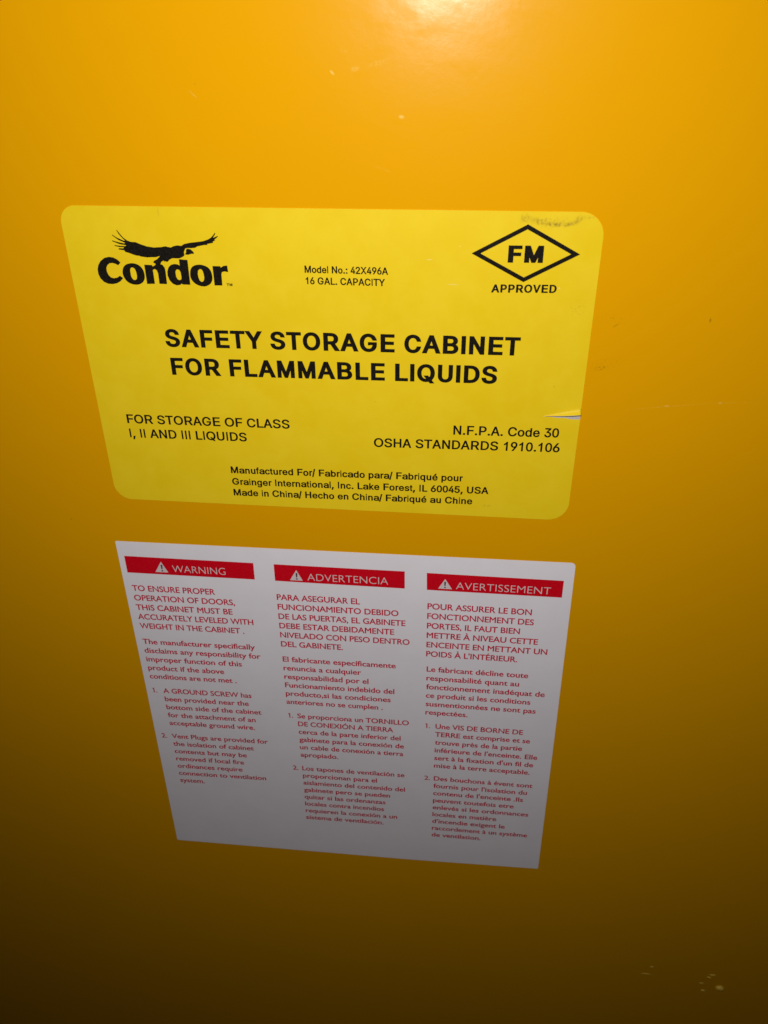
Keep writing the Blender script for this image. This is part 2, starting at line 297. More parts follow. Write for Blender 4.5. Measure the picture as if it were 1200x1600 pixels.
HUMANIST = decode(r"""
  278 
' 188 73,462 115,462 138,599 138,716 50,716 50,599
, 219 59,-118 111,-94 147,-59 169,-17 176,26 171,66 157,97 134,116 105,123 75,116 54,95 46,66 52,37 69,18 95,10 97,-29 85,-69 59,-99
. 219 109,111 79,103 57,81 49,51 57,21 79,-1 109,-9 139,-1 161,21 169,51 161,81 139,103
1 500 195,0 285,0 285,682 215,682 90,600 115,530 195,590
2 500 466,93 205,93 302,214 368,312 405,396 417,478 410,538 390,589 359,632 318,664 267,684 209,691 155,684 102,662 48,626 48,503 88,547 127,575 165,590 202,595 249,586 286,559 310,519 319,467 314,416 298,371 271,321 159,161 34,7 34,0 466,0
A 667 362,686 293,686 0,0 100,0 186,201 476,201 567,0 667,0/326,536 436,289 224,289
B 563 75,0 309,0 386,8 446,29 490,60 520,97 538,139 543,182 536,234 515,279 481,316 435,343 379,360 379,362 425,387 458,419 477,459 483,508 478,551 461,591 433,627 393,656 340,675 273,682 75,682/173,594 263,594 310,589 344,575 366,554 378,528 382,499 376,460 359,429 331,407 290,394 238,390 173,390/173,302 291,302 346,297 389,283 419,260 436,231 442,196 438,165 424,136 397,111 355,94 296,88 173,88
C 708 656,635 570,667 493,685 422,691 333,682 253,656 184,615 127,560 84,493 57,416 48,331 53,275 70,218 97,161 136,107 187,61 251,24 327,0 416,-9 513,-1 593,20 663,51 663,158 584,116 504,90 425,81 348,90 281,114 226,153 184,205 158,268 149,340 158,411 185,474 227,527 281,567 347,592 421,601 498,593 575,570 656,530
D 750 76,0 342,0 433,10 512,37 579,79 632,133 672,197 696,267 704,341 699,402 683,462 656,520 617,572 567,617 504,651 429,674 341,682 76,682/174,594 325,594 401,587 464,568 515,538 554,498 581,451 598,398 603,341 600,301 588,254 565,206 531,161 481,123 415,98 330,88 174,88
E 500 462,682 75,682 75,0 471,0 471,88 173,88 173,300 452,300 452,388 173,388 173,594 462,594
F 469 440,682 76,682 76,0 174,0 174,317 440,317 440,405 174,405 174,594 440,594
G 740 673,336 444,336 444,248 575,248 575,108 503,89 427,81 350,90 283,114 228,154 187,205 160,268 151,340 160,411 186,473 227,526 280,566 343,592 414,601 496,593 578,571 659,534 659,633 566,668 491,686 416,691 330,682 252,656 185,615 129,561 86,495 59,420 50,337 59,255 85,181 127,117 182,64 250,25 327,0 413,-9 502,-3 586,15 673,47
H 729 653,682 555,682 555,385 173,385 173,682 75,682 75,0 173,0 173,297 555,297 555,0 653,0
I 250 174,682 76,682 76,0 174,0
L 490 172,682 74,682 74,0 480,0 480,88 172,88
M 781 709,682 618,682 391,402 165,682 73,682 73,0 171,0 171,531 173,531 383,267 399,267 609,531 611,531 611,0 709,0
N 781 706,682 614,682 614,154 152,682 74,682 74,0 166,0 166,525 622,0 706,0
O 823 45,341 53,263 78,191 118,126 172,71 239,28 319,1 409,-9 502,1 583,28 651,71 706,126 745,191 770,264 778,341 769,420 745,493 704,559 650,613 582,655 502,682 411,691 321,682 242,655 174,613 119,558 79,493 54,420/146,341 155,412 181,475 222,527 275,567 339,592 411,601 484,592 548,567 601,527 642,475 668,412 677,341 668,270 642,207 601,155 548,115 484,90 411,81 339,90 275,115 221,155 181,207 155,270
P 510 70,682 70,0 168,0 168,295 270,295 342,302 400,321 444,350 475,389 494,435 500,486 494,538 477,585 447,625 405,655 351,675 283,682/168,594 283,594 329,588 362,572 384,548 395,520 399,490 391,445 366,411 329,390 279,383 168,383
R 604 77,682 77,0 175,0 175,296 216,296 253,291 292,271 338,223 397,140 487,0 604,0 511,135 462,213 414,276 359,324 408,351 443,389 465,436 473,491 466,546 446,593 413,631 368,659 314,676 249,682/175,598 238,598 288,593 326,580 352,559 367,530 372,495 369,462 356,431 331,407 292,390 238,384 175,384
S 458 399,643 350,670 299,686 247,691 177,683 120,659 77,621 50,571 40,509 62,428 116,368 188,320 259,275 313,226 335,165 328,136 308,108 273,87 224,79 175,85 128,104 84,136 44,178 44,54 102,19 165,-2 235,-9 297,0 350,25 390,65 417,116 426,176 410,257 368,317 310,362 189,434 147,473 131,522 139,555 161,581 196,597 239,603 288,597 342,575 399,532
T 604 587,682 17,682 17,594 253,594 253,0 351,0 351,594 587,594
U 708 648,682 550,682 550,285 547,226 534,176 507,136 468,108 415,88 347,81 291,87 242,107 200,139 176,172 163,215 159,279 159,682 61,682 61,258 69,185 92,124 127,75 173,38 226,11 284,-4 345,-9 426,-2 494,17 549,47 593,89 623,140 642,200 648,268
V 604 604,682 507,682 303,203 98,682 0,682 295,-6 315,-6
W 1042 1041,682 944,682 758,212 568,682 475,682 286,212 98,682 0,682 276,-6 295,-6 521,552 745,-6 764,-6
X 708 687,682 569,682 356,422 142,682 23,682 296,353 2,0 121,0 356,282 588,0 706,0 415,353
Y 604 301,447 118,682 0,682 253,361 253,0 351,0 351,360 604,682 486,682
a 427 411,80 383,62 364,56 351,61 347,79 347,310 339,365 316,406 281,435 236,452 184,458 124,451 75,431 35,397 35,300 80,342 128,366 177,374 212,370 238,356 253,331 258,295 258,271 135,227 94,207 59,182 35,147 26,101 34,59 56,24 91,0 136,-9 177,-4 217,11 257,37 270,11 292,-4 325,-9 363,-2 411,26/258,91 221,64 180,54 147,62 124,84 116,117 127,152 159,180 204,202 258,222
b 500 148,682 59,682 59,25 137,0 226,-9 296,-2 355,20 402,56 437,103 459,163 466,234 457,307 430,369 389,416 335,447 272,458 229,454 187,440 148,417/148,332 183,359 216,374 250,378 292,371 326,350 353,317 369,274 375,221 368,173 350,133 321,102 283,82 238,75 193,79 148,89
c 438 393,427 331,450 263,458 199,450 145,428 101,393 68,345 48,285 41,216 49,154 70,99 105,54 150,20 206,-1 269,-9 342,-1 403,17 403,105 341,83 284,75 233,82 191,101 159,131 139,173 132,224 138,275 157,317 186,349 224,369 269,376 307,372 347,359 393,332
d 510 451,682 362,682 362,440 313,454 268,458 206,451 152,429 107,395 73,351 51,297 44,235 51,168 71,110 103,64 146,29 199,7 262,0 451,0/362,75 272,75 218,82 179,103 154,134 139,174 135,222 142,274 161,318 191,350 231,371 279,378 321,374 362,361
e 479 438,130 386,101 334,82 281,76 234,81 195,98 164,125 143,163 130,211 446,211 440,287 422,349 393,397 354,431 307,451 251,458 192,451 141,429 100,395 68,350 48,294 41,230 47,169 66,113 98,64 140,25 194,0 259,-9 327,-3 384,14 438,44/132,270 146,317 171,352 207,374 253,381 296,373 328,351 349,316 358,270
f 250 296,682 242,691 198,688 160,672 129,648 98,609 79,556 72,482 72,449 9,449 9,369 72,369 72,0 161,0 161,369 242,369 242,449 161,449 161,492 166,538 182,573 211,595 256,603 296,595
g 427 421,449 236,449 169,442 115,422 74,390 49,347 40,294 46,248 64,210 95,178 139,153 139,151 101,136 77,114 68,87 79,58 113,30 62,12 27,-14 7,-49 0,-94 10,-138 38,-176 82,-205 139,-223 207,-230 280,-224 339,-205 383,-176 410,-136 419,-87 412,-46 390,-10 350,18 289,38 213,55 168,74 152,96 172,123 280,148 334,181 354,208 370,244 376,282 372,317 357,347 329,380 421,380/296,293 290,259 272,233 245,215 210,209 173,215 145,232 126,258 120,291 127,322 146,348 174,366 209,372 242,366 270,349 289,323/333,-94 325,-121 300,-142 261,-155 209,-159 155,-155 116,-141 92,-120 84,-90 91,-62 113,-41 145,-27 186,-22 232,-25 280,-37 318,-59
h 500 150,682 61,682 61,0 150,0 150,322 189,360 225,381 262,387 299,379 326,357 344,323 350,278 350,0 439,0 439,275 432,341 410,393 378,429 336,451 286,458 237,450 191,427 152,390 150,390
i 219 154,449 65,449 65,0 154,0/163,585 156,612 137,631 110,638 83,631 64,612 57,585 64,558 83,539 110,532 137,539 156,558
l 219 154,682 65,682 65,0 154,0
m 771 59,449 59,0 148,0 148,326 183,360 219,378 260,383 291,377 317,358 335,326 341,279 341,0 430,0 430,326 464,355 498,376 530,383 566,376 596,356 616,323 623,278 623,0 712,0 712,282 705,341 686,390 655,427 613,450 563,458 504,447 455,418 413,377 378,422 332,449 279,458 237,451 193,428 148,390 148,449
n 500 150,449 61,449 61,0 150,0 150,322 189,360 225,381 262,387 299,379 326,357 344,323 350,278 350,0 439,0 439,277 431,343 410,394 377,430 335,451 286,458 237,450 191,427 152,390 150,390
o 552 273,458 209,450 152,427 104,392 68,346 44,291 36,229 44,163 67,106 103,58 150,22 208,-1 273,-9 341,-1 400,21 449,57 485,104 508,162 516,229 508,292 484,347 447,393 399,428 340,450/272,378 322,371 364,350 397,318 418,277 425,228 418,174 398,131 366,98 324,78 272,71 224,78 184,99 153,132 134,176 127,229 134,278 154,319 185,350 225,371
p 500 146,11 193,-4 236,-9 299,-1 354,21 400,55 434,101 456,157 464,221 457,289 435,346 399,391 349,423 287,442 211,449 57,449 57,-230 146,-230/146,369 227,369 279,363 320,344 350,314 367,273 373,222 366,173 347,131 316,99 277,78 230,71 188,76 146,91
q 500 354,-230 443,-230 443,449 279,449 200,440 140,416 96,382 66,341 48,298 39,256 36,221 44,157 66,101 100,55 146,21 201,-1 264,-9 306,-5 354,7/354,369 354,86 312,71 270,66 223,74 184,96 153,130 134,172 127,222 135,276 158,318 191,347 231,364 273,369
r 396 69,449 69,0 158,0 158,235 166,289 190,333 224,362 267,373 306,361 350,329 397,406 361,435 326,452 290,458 248,447 204,410 160,346 158,346 158,449
s 385 324,421 256,449 192,458 142,453 101,437 70,412 51,378 44,336 66,273 118,226 232,155 254,120 245,93 221,76 188,69 147,75 97,95 41,128 41,32 95,8 145,-5 197,-9 245,-3 286,15 317,42 338,79 345,123 335,165 303,205 244,249 181,288 146,317 135,339 142,360 163,375 194,380 231,375 275,360 324,333
t 333 167,542 0,379 0,369 78,369 78,132 84,86 101,47 131,17 172,-2 224,-9 277,0 332,21 332,104 280,79 231,71 210,74 189,85 173,106 167,139 167,369 309,369 309,449 167,449
u 500 437,0 437,449 348,449 348,128 316,93 280,72 241,65 201,72 172,91 155,122 149,164 149,449 60,449 60,170 67,108 88,58 121,21 164,-1 215,-9 261,-1 307,22 348,57 348,0
v 438 206,-9 236,-9 434,449 339,449 221,173 100,449 3,449
w 719 393,449 327,449 213,177 95,449 0,449 200,-9 228,-9 360,305 493,-9 521,-9 719,449 624,449 507,177
x 500 487,449 373,449 245,295 112,449 0,449 189,228 0,0 112,0 245,161 386,0 500,0 302,228
y 438 438,449 338,449 222,196 101,449 0,449 174,96 21,-230 120,-230
z 417 404,449 21,449 21,369 249,369 11,0 405,0 405,80 165,80
À 667 362,686 293,686 0,0 100,0 186,201 476,201 567,0 667,0/326,536 436,289 224,289/327,874 227,874 339,727 394,727
É 500 462,682 75,682 75,0 471,0 471,88 173,88 173,300 452,300 452,388 173,388 173,594 462,594/262,874 195,727 250,727 362,874
Ó 823 45,341 53,263 78,191 118,126 172,71 239,28 319,1 409,-9 502,1 583,28 651,71 706,126 745,191 770,264 778,341 769,420 745,493 704,559 650,613 582,655 502,682 411,691 321,682 242,655 174,613 119,558 79,493 54,420/146,341 155,412 181,475 222,527 275,567 339,592 411,601 484,592 548,567 601,527 642,475 668,412 677,341 668,270 642,207 601,155 548,115 484,90 411,81 339,90 275,115 221,155 181,207 155,270/423,874 356,727 411,727 523,874
à 427 411,80 383,62 364,56 351,61 347,79 347,310 339,365 316,406 281,435 236,452 184,458 124,451 75,431 35,397 35,300 80,342 128,366 177,374 212,370 238,356 253,331 258,295 258,271 135,227 94,207 59,182 35,147 26,101 34,59 56,24 91,0 136,-9 177,-4 217,11 257,37 270,11 292,-4 325,-9 363,-2 411,26/258,91 221,64 180,54 147,62 124,84 116,117 127,152 159,180 204,202 258,222/187,654 87,654 199,507 254,507
è 479 438,130 386,101 334,82 281,76 234,81 195,98 164,125 143,163 130,211 446,211 440,287 422,349 393,397 354,431 307,451 251,458 192,451 141,429 100,395 68,350 48,294 41,230 47,169 66,113 98,64 140,25 194,0 259,-9 327,-3 384,14 438,44/132,270 146,317 171,352 207,374 253,381 296,373 328,351 349,316 358,270/233,654 133,654 245,507 300,507
é 479 438,130 386,101 334,82 281,76 234,81 195,98 164,125 143,163 130,211 446,211 440,287 422,349 393,397 354,431 307,451 251,458 192,451 141,429 100,395 68,350 48,294 41,230 47,169 66,113 98,64 140,25 194,0 259,-9 327,-3 384,14 438,44/132,270 146,317 171,352 207,374 253,381 296,373 328,351 349,316 358,270/251,654 184,507 239,507 351,654
í 219 154,449 65,449 65,0 154,0/121,654 54,507 109,507 221,654
ó 552 273,458 209,450 152,427 104,392 68,346 44,291 36,229 44,163 67,106 103,58 150,22 208,-1 273,-9 341,-1 400,21 449,57 485,104 508,162 516,229 508,292 484,347 447,393 399,428 340,450/272,378 322,371 364,350 397,318 418,277 425,228 418,174 398,131 366,98 324,78 272,71 224,78 184,99 153,132 134,176 127,229 134,278 154,319 185,350 225,371/288,654 221,507 276,507 388,654
""")

_w = "278 A667B667C722D722E667F611G778H722I278J500K667L556M833N722O778P667Q778R722S667T611U722V667W944X667Y667Z611a556b556c500d556e556f278g556h556i222j222k500l222m833n556o556p556q556r333s500t278u556v500w722x500y500z500é556.278,278:278/278"
_b = "278 A722B722C722D722E667F611G778H722I278L611M833N722O778P667Q778R722S667T611U722V667Y667"
import re
def widths(s):
    d = {' ': 278}
    for k, v in re.findall(r"(\D)(\d+)", s[4:]):
        d[k] = int(v)
    for k in '0123456789':
        d[k] = 556
    return d
BB = "A14-654B74-627C44-681D81-674E86-616F86-583G48-704H77-646I91-188L76-537M73-761N76-646O39-739P86-622Q39-739R88-684S49-620T14-597U79-644V20-647X19-648Y14-653a36-530b58-517c30-477d35-499e40-516f14-262g40-499h67-491i67-155k67-501l67-155m65-769n67-491o35-521p58-517q35-494r69-332s32-464t14-257u68-489é40-516"
BD = "037-519A20-702B76-669C44-684D76-685E76-621F76-587G44-713I52-222L76-583M69-765N69-654O44-734P73-627Q44-737R76-690S39-629T14-598U72-651V19-648Y15-653"
DG = {'0': (37, 519), '1': (101, 370), '2': (26, 507), '3': (34, 522), '4': (25, 523), '5': (32, 514), '6': (38, 518), '9': (42, 514)}
def boxes(s):
    return {k: (int(a), int(b)) for k, a, b in re.findall(r"(\D)(\d+)-(\d+)", s)}
BOX_REG = dict(boxes(BB), **DG)
BOX_BOLD = dict(BOX_REG, **boxes(BD[6:]))
W_REG, W_BOLD = widths(_w), dict(widths(_w), **widths(_b))

def area2(p):
    return sum(p[i - 1][0] * p[i][1] - p[i][0] * p[i - 1][1] for i in range(len(p)))

def fatten(p, dx, dy, ccw):
    out = []
    n = len(p)
    for i in range(n):
        a, b, c = Vector(p[i - 1]), Vector(p[i]), Vector(p[(i + 1) % n])
        d1, d2 = (b - a).normalized(), (c - b).normalized()
        if ccw:
            n1, n2 = Vector((d1.y, -d1.x)), Vector((d2.y, -d2.x))
        else:
            n1, n2 = Vector((-d1.y, d1.x)), Vector((-d2.y, d2.x))
        k = 1 + n1.dot(n2)
        o = (n1 + n2) / max(k, 0.5)
        out.append((b.x + o.x * dx, b.y + o.y * dy))
    return out

def winding(px, py, polys):
    w = 0
    for p in polys:
        for i in range(len(p)):
            x0, y0 = p[i - 1]
            x1, y1 = p[i]
            if y0 <= py < y1 or y1 <= py < y0:
                if x0 + (py - y0) * (x1 - x0) / (y1 - y0) > px:
                    w += 1 if y1 > y0 else -1
    return w

def fill(polys):
    """triangles covering the nonzero-winding inside of closed outlines"""
    vs, es = [], []
    for p in polys:
        k = len(vs)
        vs += [Vector(q) for q in p]
        es += [(k + i, k + (i + 1) % len(p)) for i in range(len(p))]
    ov, oe, of = delaunay_2d_cdt(vs, es, [], 0, 1e-5)[:3]
    tris = []
    for f in of:
        cx = sum(ov[i].x for i in f) / len(f)
        cy = sum(ov[i].y for i in f) / len(f)
        if winding(cx, cy, polys):
            t = [ov[i] for i in f]
            if area2([(v.x, v.y) for v in t]) < 0:
                t.reverse()
            tris.append([v.copy() for v in t])
    return tris

_cache = {}
def glyph(font, ch, bold):
    """(advance, triangles) in thousandths of an em"""
    key = (font, ch, bold)
    if key in _cache:
        return _cache[key]
    if font == 'grotesque':
        adv, cs = GROTESQUE.get(ch, (185, []))
        k = 716.0 / 509.0
        heavy = bool(bold) and bold[0] > 40
        wt = (W_BOLD if heavy else W_REG)
        w = wt.get(ch, adv * k)
        fx = w / adv
        lower = ch.islower()
        def my(y):
            y *= k
            if lower:
                if y <= 0: return y * 1.0
                if y <= 546: return y * 519.0 / 546.0
                return 519 + (y - 546) * (716 - 519) / (757.0 - 546)
            return y
        dx = bold[0] if bold else 0
        box = (BOX_BOLD if heavy else BOX_REG).get(ch)
        lo = min([x for c in cs for x, y in c], default=0)
        hi = max([x for c in cs for x, y in c], default=1)
        if box:
            g0, g1 = (box[0] + dx, box[1] - dx) if heavy else (box[0] + dx * 0.6, box[1] - dx * 0.6)
            cs = [[(g0 + (x - lo) * (g1 - g0) / (hi - lo), my(y)) for x, y in c] for c in cs]
        else:
            cs = [[(x * fx, my(y)) for x, y in c] for c in cs]
        if bold:
            dx, dy = bold
            cs = [[(x, y * (716 - 2 * dy) / 716 + dy) for x, y in c] for c in cs]
            cs = [fatten(c, dx, dy, False) for c in cs]
    else:
        w, cs = HUMANIST.get(ch, (280, []))
        if ch == '1':
            w = 420
        if bold:
            cs = [fatten(c, bold[0], bold[1], True) for c in cs]
    tris = fill([[(x / 1000, y / 1000) for x, y in c] for c in cs]) if cs else []
    _cache[key] = (w / 1000.0, tris)
    return _cache[key]

class Ink:
    """collects flat printed shapes in millimetres on a sticker's face"""
    def __init__(self):
        self.v, self.f, self.mi = [], [], []
    def tris(self, ts, mi=0):
        for t in ts:
            k = len(self.v)
            self.v += [(p[0], p[1]) for p in t]
            self.f.append(list(range(k, k + len(t))))
            self.mi.append(mi)
    def poly(self, polys, mi=0):
        self.tris(fill(polys), mi)
    def line(self, text, x0, x1, y, slope, cap, font, bold=None, px=None):
        pen, ts = 0.0, []
        for ch in text:
            adv, g = glyph(font, ch, bold)
            ts += [[(v.x + pen, v.y) for v in t] for t in g]
            pen += adv
        lo = min(p[0] for t in ts for p in t)
        hi = max(p[0] for t in ts for p in t)
        sy = cap / (0.716 if font == 'grotesque' else 0.682)
        sx = (x1 - x0) / (hi - lo) if x1 is not None else (px or sy)
        px = x0 if px is None or x1 is not None else x0
        self.tris([[(x0 + (p[0] - lo) * sx, y + p[1] * sy + slope * ((p[0] - lo) * sx)) for p in t] for t in ts])
        return sx / sy
    def build(self, name, mats, parent, out):
        me = bpy.data.meshes.new(name)
        me.from_pydata([(x * MM, -out * MM, y * MM) for x, y in self.v], [], self.f)
        for m in mats:
            me.materials.append(m)
        for p, i in zip(me.polygons, self.mi):
            p.material_index = i
        bm = bmesh.new(); bm.from_mesh(me)
        bmesh.ops.remove_doubles(bm, verts=bm.verts, dist=1e-7)
        bm.to_mesh(me); bm.free()
        o = bpy.data.objects.new(name, me)
        COL.objects.link(o)
        o.parent = parent
        return o

def child(name, me, mat, parent, label=None):
    o = bpy.data.objects.new(name, me)
    if mat: me.materials.append(mat)
    COL.objects.link(o)
    o.parent = parent
    if label: o['label'] = label
    return o

# ------------------------------------------------------------------ the cabinet
bm = bmesh.new()
bmesh.ops.create_cube(bm, size=1)
bmesh.ops.scale(bm, vec=(0.590, 0.457, 1.118), verts=bm.verts)
bmesh.ops.translate(bm, vec=(0, 0.2285, 0.559), verts=bm.verts)
bmesh.ops.bevel(bm, geom=bm.edges[:], offset=0.006, segments=4, profile=0.5, affect='EDGES')
me = bpy.data.meshes.new('safety_cabinet')
bm.to_mesh(me); bm.free()
for p in me.polygons: p.use_smooth = p.area < 0.01
cab = bpy.data.objects.new('safety_cabinet', me)
me.materials.append(M_PAINT)
COL.objects.link(cab)
cab.location = (CX, 0, 0)
cab['label'] = 'glossy orange-yellow metal safety cabinet carrying a yellow sticker above a white warning sticker'
cab['category'] = 'cabinet'

# dried flecks of pale residue standing on the paint low down on the right
M_FLECK = ink('pale_residue', (0.80, 0.54, 0.085), 0.5, 0.1)
for fx, fy, rx, rz, h, seed in [(335.0, -463.5, 2.3, 1.7, 1.7, 1), (328.2, -450.8, 1.7, 0.6, 0.5, 2), (326.6, -453.6, 1.3, 0.5, 0.5, 3),
                                (325.6, -468.4, 1.1, 0.8, 0.6, 4), (323.2, -460.6, 1.5, 0.4, 0.3, 5), (290.8, -448.6, 0.9, 0.5, 0.4, 6),
                                (288.4, -456.6, 2.8, 0.4, 0.22, 7)]:
    bm = bmesh.new()
    bmesh.ops.create_uvsphere(bm, u_segments=20, v_segments=12, radius=1)
    for v in bm.verts:
        k = 1 + 0.45 * noise.noise(v.co * 1.6 + Vector((seed * 7.1, 0, 0)))
        v.co = Vector((v.co.x * rx * k, v.co.y * h * k, v.co.z * rz * k)) * MM
    me = bpy.data.meshes.new('residue_fleck')
    bm.to_mesh(me); bm.free()
    for p in me.polygons: p.use_smooth = True
    o = bpy.data.objects.new('residue_fleck', me)
    me.materials.append(M_FLECK)
    COL.objects.link(o)
    o.parent = cab
    o.location = (fx * MM - CX, 0, ZS + fy * MM)

def rounded(corners, radii, n=10):
    """closed outline (clockwise or not) with rounded corners"""
    out = []
    m = len(corners)
    for i in range(m):
        a, b, c = Vector(corners[i - 1]), Vector(corners[i]), Vector(corners[(i + 1) % m])
        r = radii[i]
        if r <= 0:
            out.append((b.x, b.y)); continue
        d1, d2 = (a - b).normalized(), (c - b).normalized()
        half = math.acos(max(-1, min(1, d1.dot(d2)))) / 2
        t = r / math.tan(half)
        ctr = b + (d1 + d2).normalized() * (r / math.sin(half))
        p, q = b + d1 * t - ctr, b + d2 * t - ctr
        a0, a1 = math.atan2(p.y, p.x), math.atan2(q.y, q.x)
        da = (a1 - a0 + math.pi) % (2 * math.pi) - math.pi
        for j in range(n + 1):
            an = a0 + da * j / n
            out.append((ctr.x + r * math.cos(an), ctr.y + r * math.sin(an)))
    return out

def sheet(name, outline, thick, mat, parent, label=None):
    """a cut sheet of sticker stock: front face and cut edge"""
    ts = fill([outline])
    bm = bmesh.new()
    for t in ts:
        bm.faces.new([bm.verts.new((p[0] * MM, -thick * MM, p[1] * MM)) for p in t])
    bmesh.ops.remove_doubles(bm, verts=bm.verts, dist=1e-7)
    edge = [e for e in bm.edges if len(e.link_faces) == 1]
    ret = bmesh.ops.extrude_edge_only(bm, edges=edge)
    nv = [g for g in ret['geom'] if isinstance(g, bmesh.types.BMVert)]
    for v in nv: v.co.y = 0.00002
    bmesh.ops.recalc_face_normals(bm, faces=bm.faces)
    # front must look out of the door
    if sum(f.normal.y * f.calc_area() for f in bm.faces) > 0:
        bmesh.ops.reverse_faces(bm, faces=bm.faces)
    me = bpy.data.meshes.new(name)
    bm.to_mesh(me); bm.free()
    o = child(name, me, mat, parent, label)
    o.location = (-CX, 0, ZS)
    return o

# ------------------------------------------------------------------ the yellow sticker
TIP = (188.2, -78.6)
oy = rounded([(0, 0), (203.2, 0), (203.2, -74.6), TIP, (203.3, -79.45), (203.2, -127.0), (0, -127.0)],
             [6.5, 8.6, 0, 0, 0, 8.6, 7.6])
i = oy.index(min(oy, key=lambda p: math.hypot(p[0] - 203.3, p[1] + 79.45)))
oy[i:i] = [(191.5, -78.75), (194.6, -79.1), (197.2, -79.0), (200.0, -79.5)]
ys = sheet('product_sticker', oy, 0.16, M_YELLOW, cab, 'large yellow sticker with black printing, rounded corners and a torn right edge')
INK = 0.20

# torn edge: pale paper core in the tear, and the lip of vinyl standing up above it
k = Ink()
k.poly([[TIP, (203.15, -74.2), (203.25, -79.6), (200.0, -79.65), (197.2, -79.15), (194.6, -79.25), (191.5, -78.95)]])
k.build('torn_paper', [M_CORE], ys, 0.07)
bm = bmesh.new()
rows, NU, NV = [], 22, 12
for iu in range(NU + 1):
    u = iu / NU
    a = Vector(TIP).lerp(Vector((203.2, -74.6)), u)
    b = Vector(TIP).lerp(Vector((203.25, -76.9)), u)
    b.y += 0.22 * math.sin(u * 9.0) * u * (1 - u)
    r = []
    for iv in range(NV + 1):
        v = iv / NV
        p = a.lerp(b, v)
        lift = 1.5 * min(1.0, u * 1.25) * (v ** 2.0) + 0.16
        r.append(bm.verts.new((p.x * MM, -lift * MM, p.y * MM)))
    rows.append(r)
for iu in range(NU):
    for iv in range(NV):
        bm.faces.new((rows[iu][iv], rows[iu][iv + 1], rows[iu + 1][iv + 1], rows[iu + 1][iv]))
bmesh.ops.recalc_face_normals(bm, faces=bm.faces)
if sum(f.normal.y for f in bm.faces) > 0:
    bmesh.ops.reverse_faces(bm, faces=bm.faces)
for f in bm.faces: f.smooth = True
me = bpy.data.meshes.new('lifted_flap')
bm.to_mesh(me); bm.free()
flap = child('lifted_flap', me, M_YELLOW, ys)
me.materials.append(M_CORE)
md = flap.modifiers.new('thickness', 'SOLIDIFY')
md.thickness = 0.00035
md.offset = -1
md.material_offset = 1
md.material_offset_rim = 1

B1 = (45, 30)
def printed(name, rows, font='grotesque', mat=M_BLACK, parent=None, out=INK, label=None):
    k = Ink()
    for text, x0, x1, y, slope, cap, bold in rows:
        q = k.line(text, x0, x1, y, slope, cap, font, bold)
    o = k.build(name, [mat], parent, out)
    if label: o['label'] = label
    return o

printed('model_lettering', [("Model No.: 42X496A", 93.5, 125.5, -23.25, -0.004, 2.7, (33, 22)),
                            ("16 GAL. CAPACITY", 93.7, 124.3, -27.55, -0.004, 2.7, (33, 22))], parent=ys)
printed('heading_lettering', [("SAFETY STORAGE CABINET", 34.3, 177.0, -54.15, 0.0046, 7.38, B1),
                              ("FOR FLAMMABLE LIQUIDS", 35.2, 168.9, -66.15, 0.0056, 7.38, B1)], parent=ys,
        label='two-line bold black heading in the middle of the yellow sticker')
printed('class_lettering', [("FOR STORAGE OF CLASS", 11.85, 83.4, -88.95, 0.0050, 4.15, (28, 19)),
                            ("I, II AND III LIQUIDS", 11.95, 64.2, -95.65, 0.0046, 4.15, (28, 19))], parent=ys)
printed('standards_lettering', [("N.F.P.A. Code 30", 152.5, 195.6, -88.3, 0.0115, 4.15, (28, 19)),
                                ("OSHA STANDARDS 1910.106", 119.2, 196.6, -95.45, 0.0130, 4.15, (28, 19))], parent=ys)
printed('maker_lettering', [("Manufactured For/ Fabricado para/ Fabriqué pour", 55.5, 157.4, -111.15, 0.0100, 3.36, (35, 24)),
                            ("Grainger International, Inc. Lake Forest, IL 60045, USA", 55.5, 168.7, -116.9, 0.0107, 3.36, (35, 24)),
                            ("Made in China/ Hecho en China/ Fabriqué au Chine", 55.6, 162.0, -122.4, 0.0116, 3.36, (35, 24))], parent=ys)
printed('approval_lettering', [("APPROVED", 164.4, 188.6, -29.15, 0.014, 3.05, B1)], parent=ys)
printed('approval_initials', [("FM", 169.8, 182.6, -18.05, 0.008, 6.15, (60, 40))], parent=ys)
k = Ink()
k.poly([[(156.4, -14.95), (176.15, -4.45), (195.75, -14.65), (176.15, -25.05)],
        [(159.7, -14.92), (176.15, -23.3), (192.5, -14.65), (176.15, -6.2)]])
k.build('approval_diamond', [M_BLACK], ys, INK)

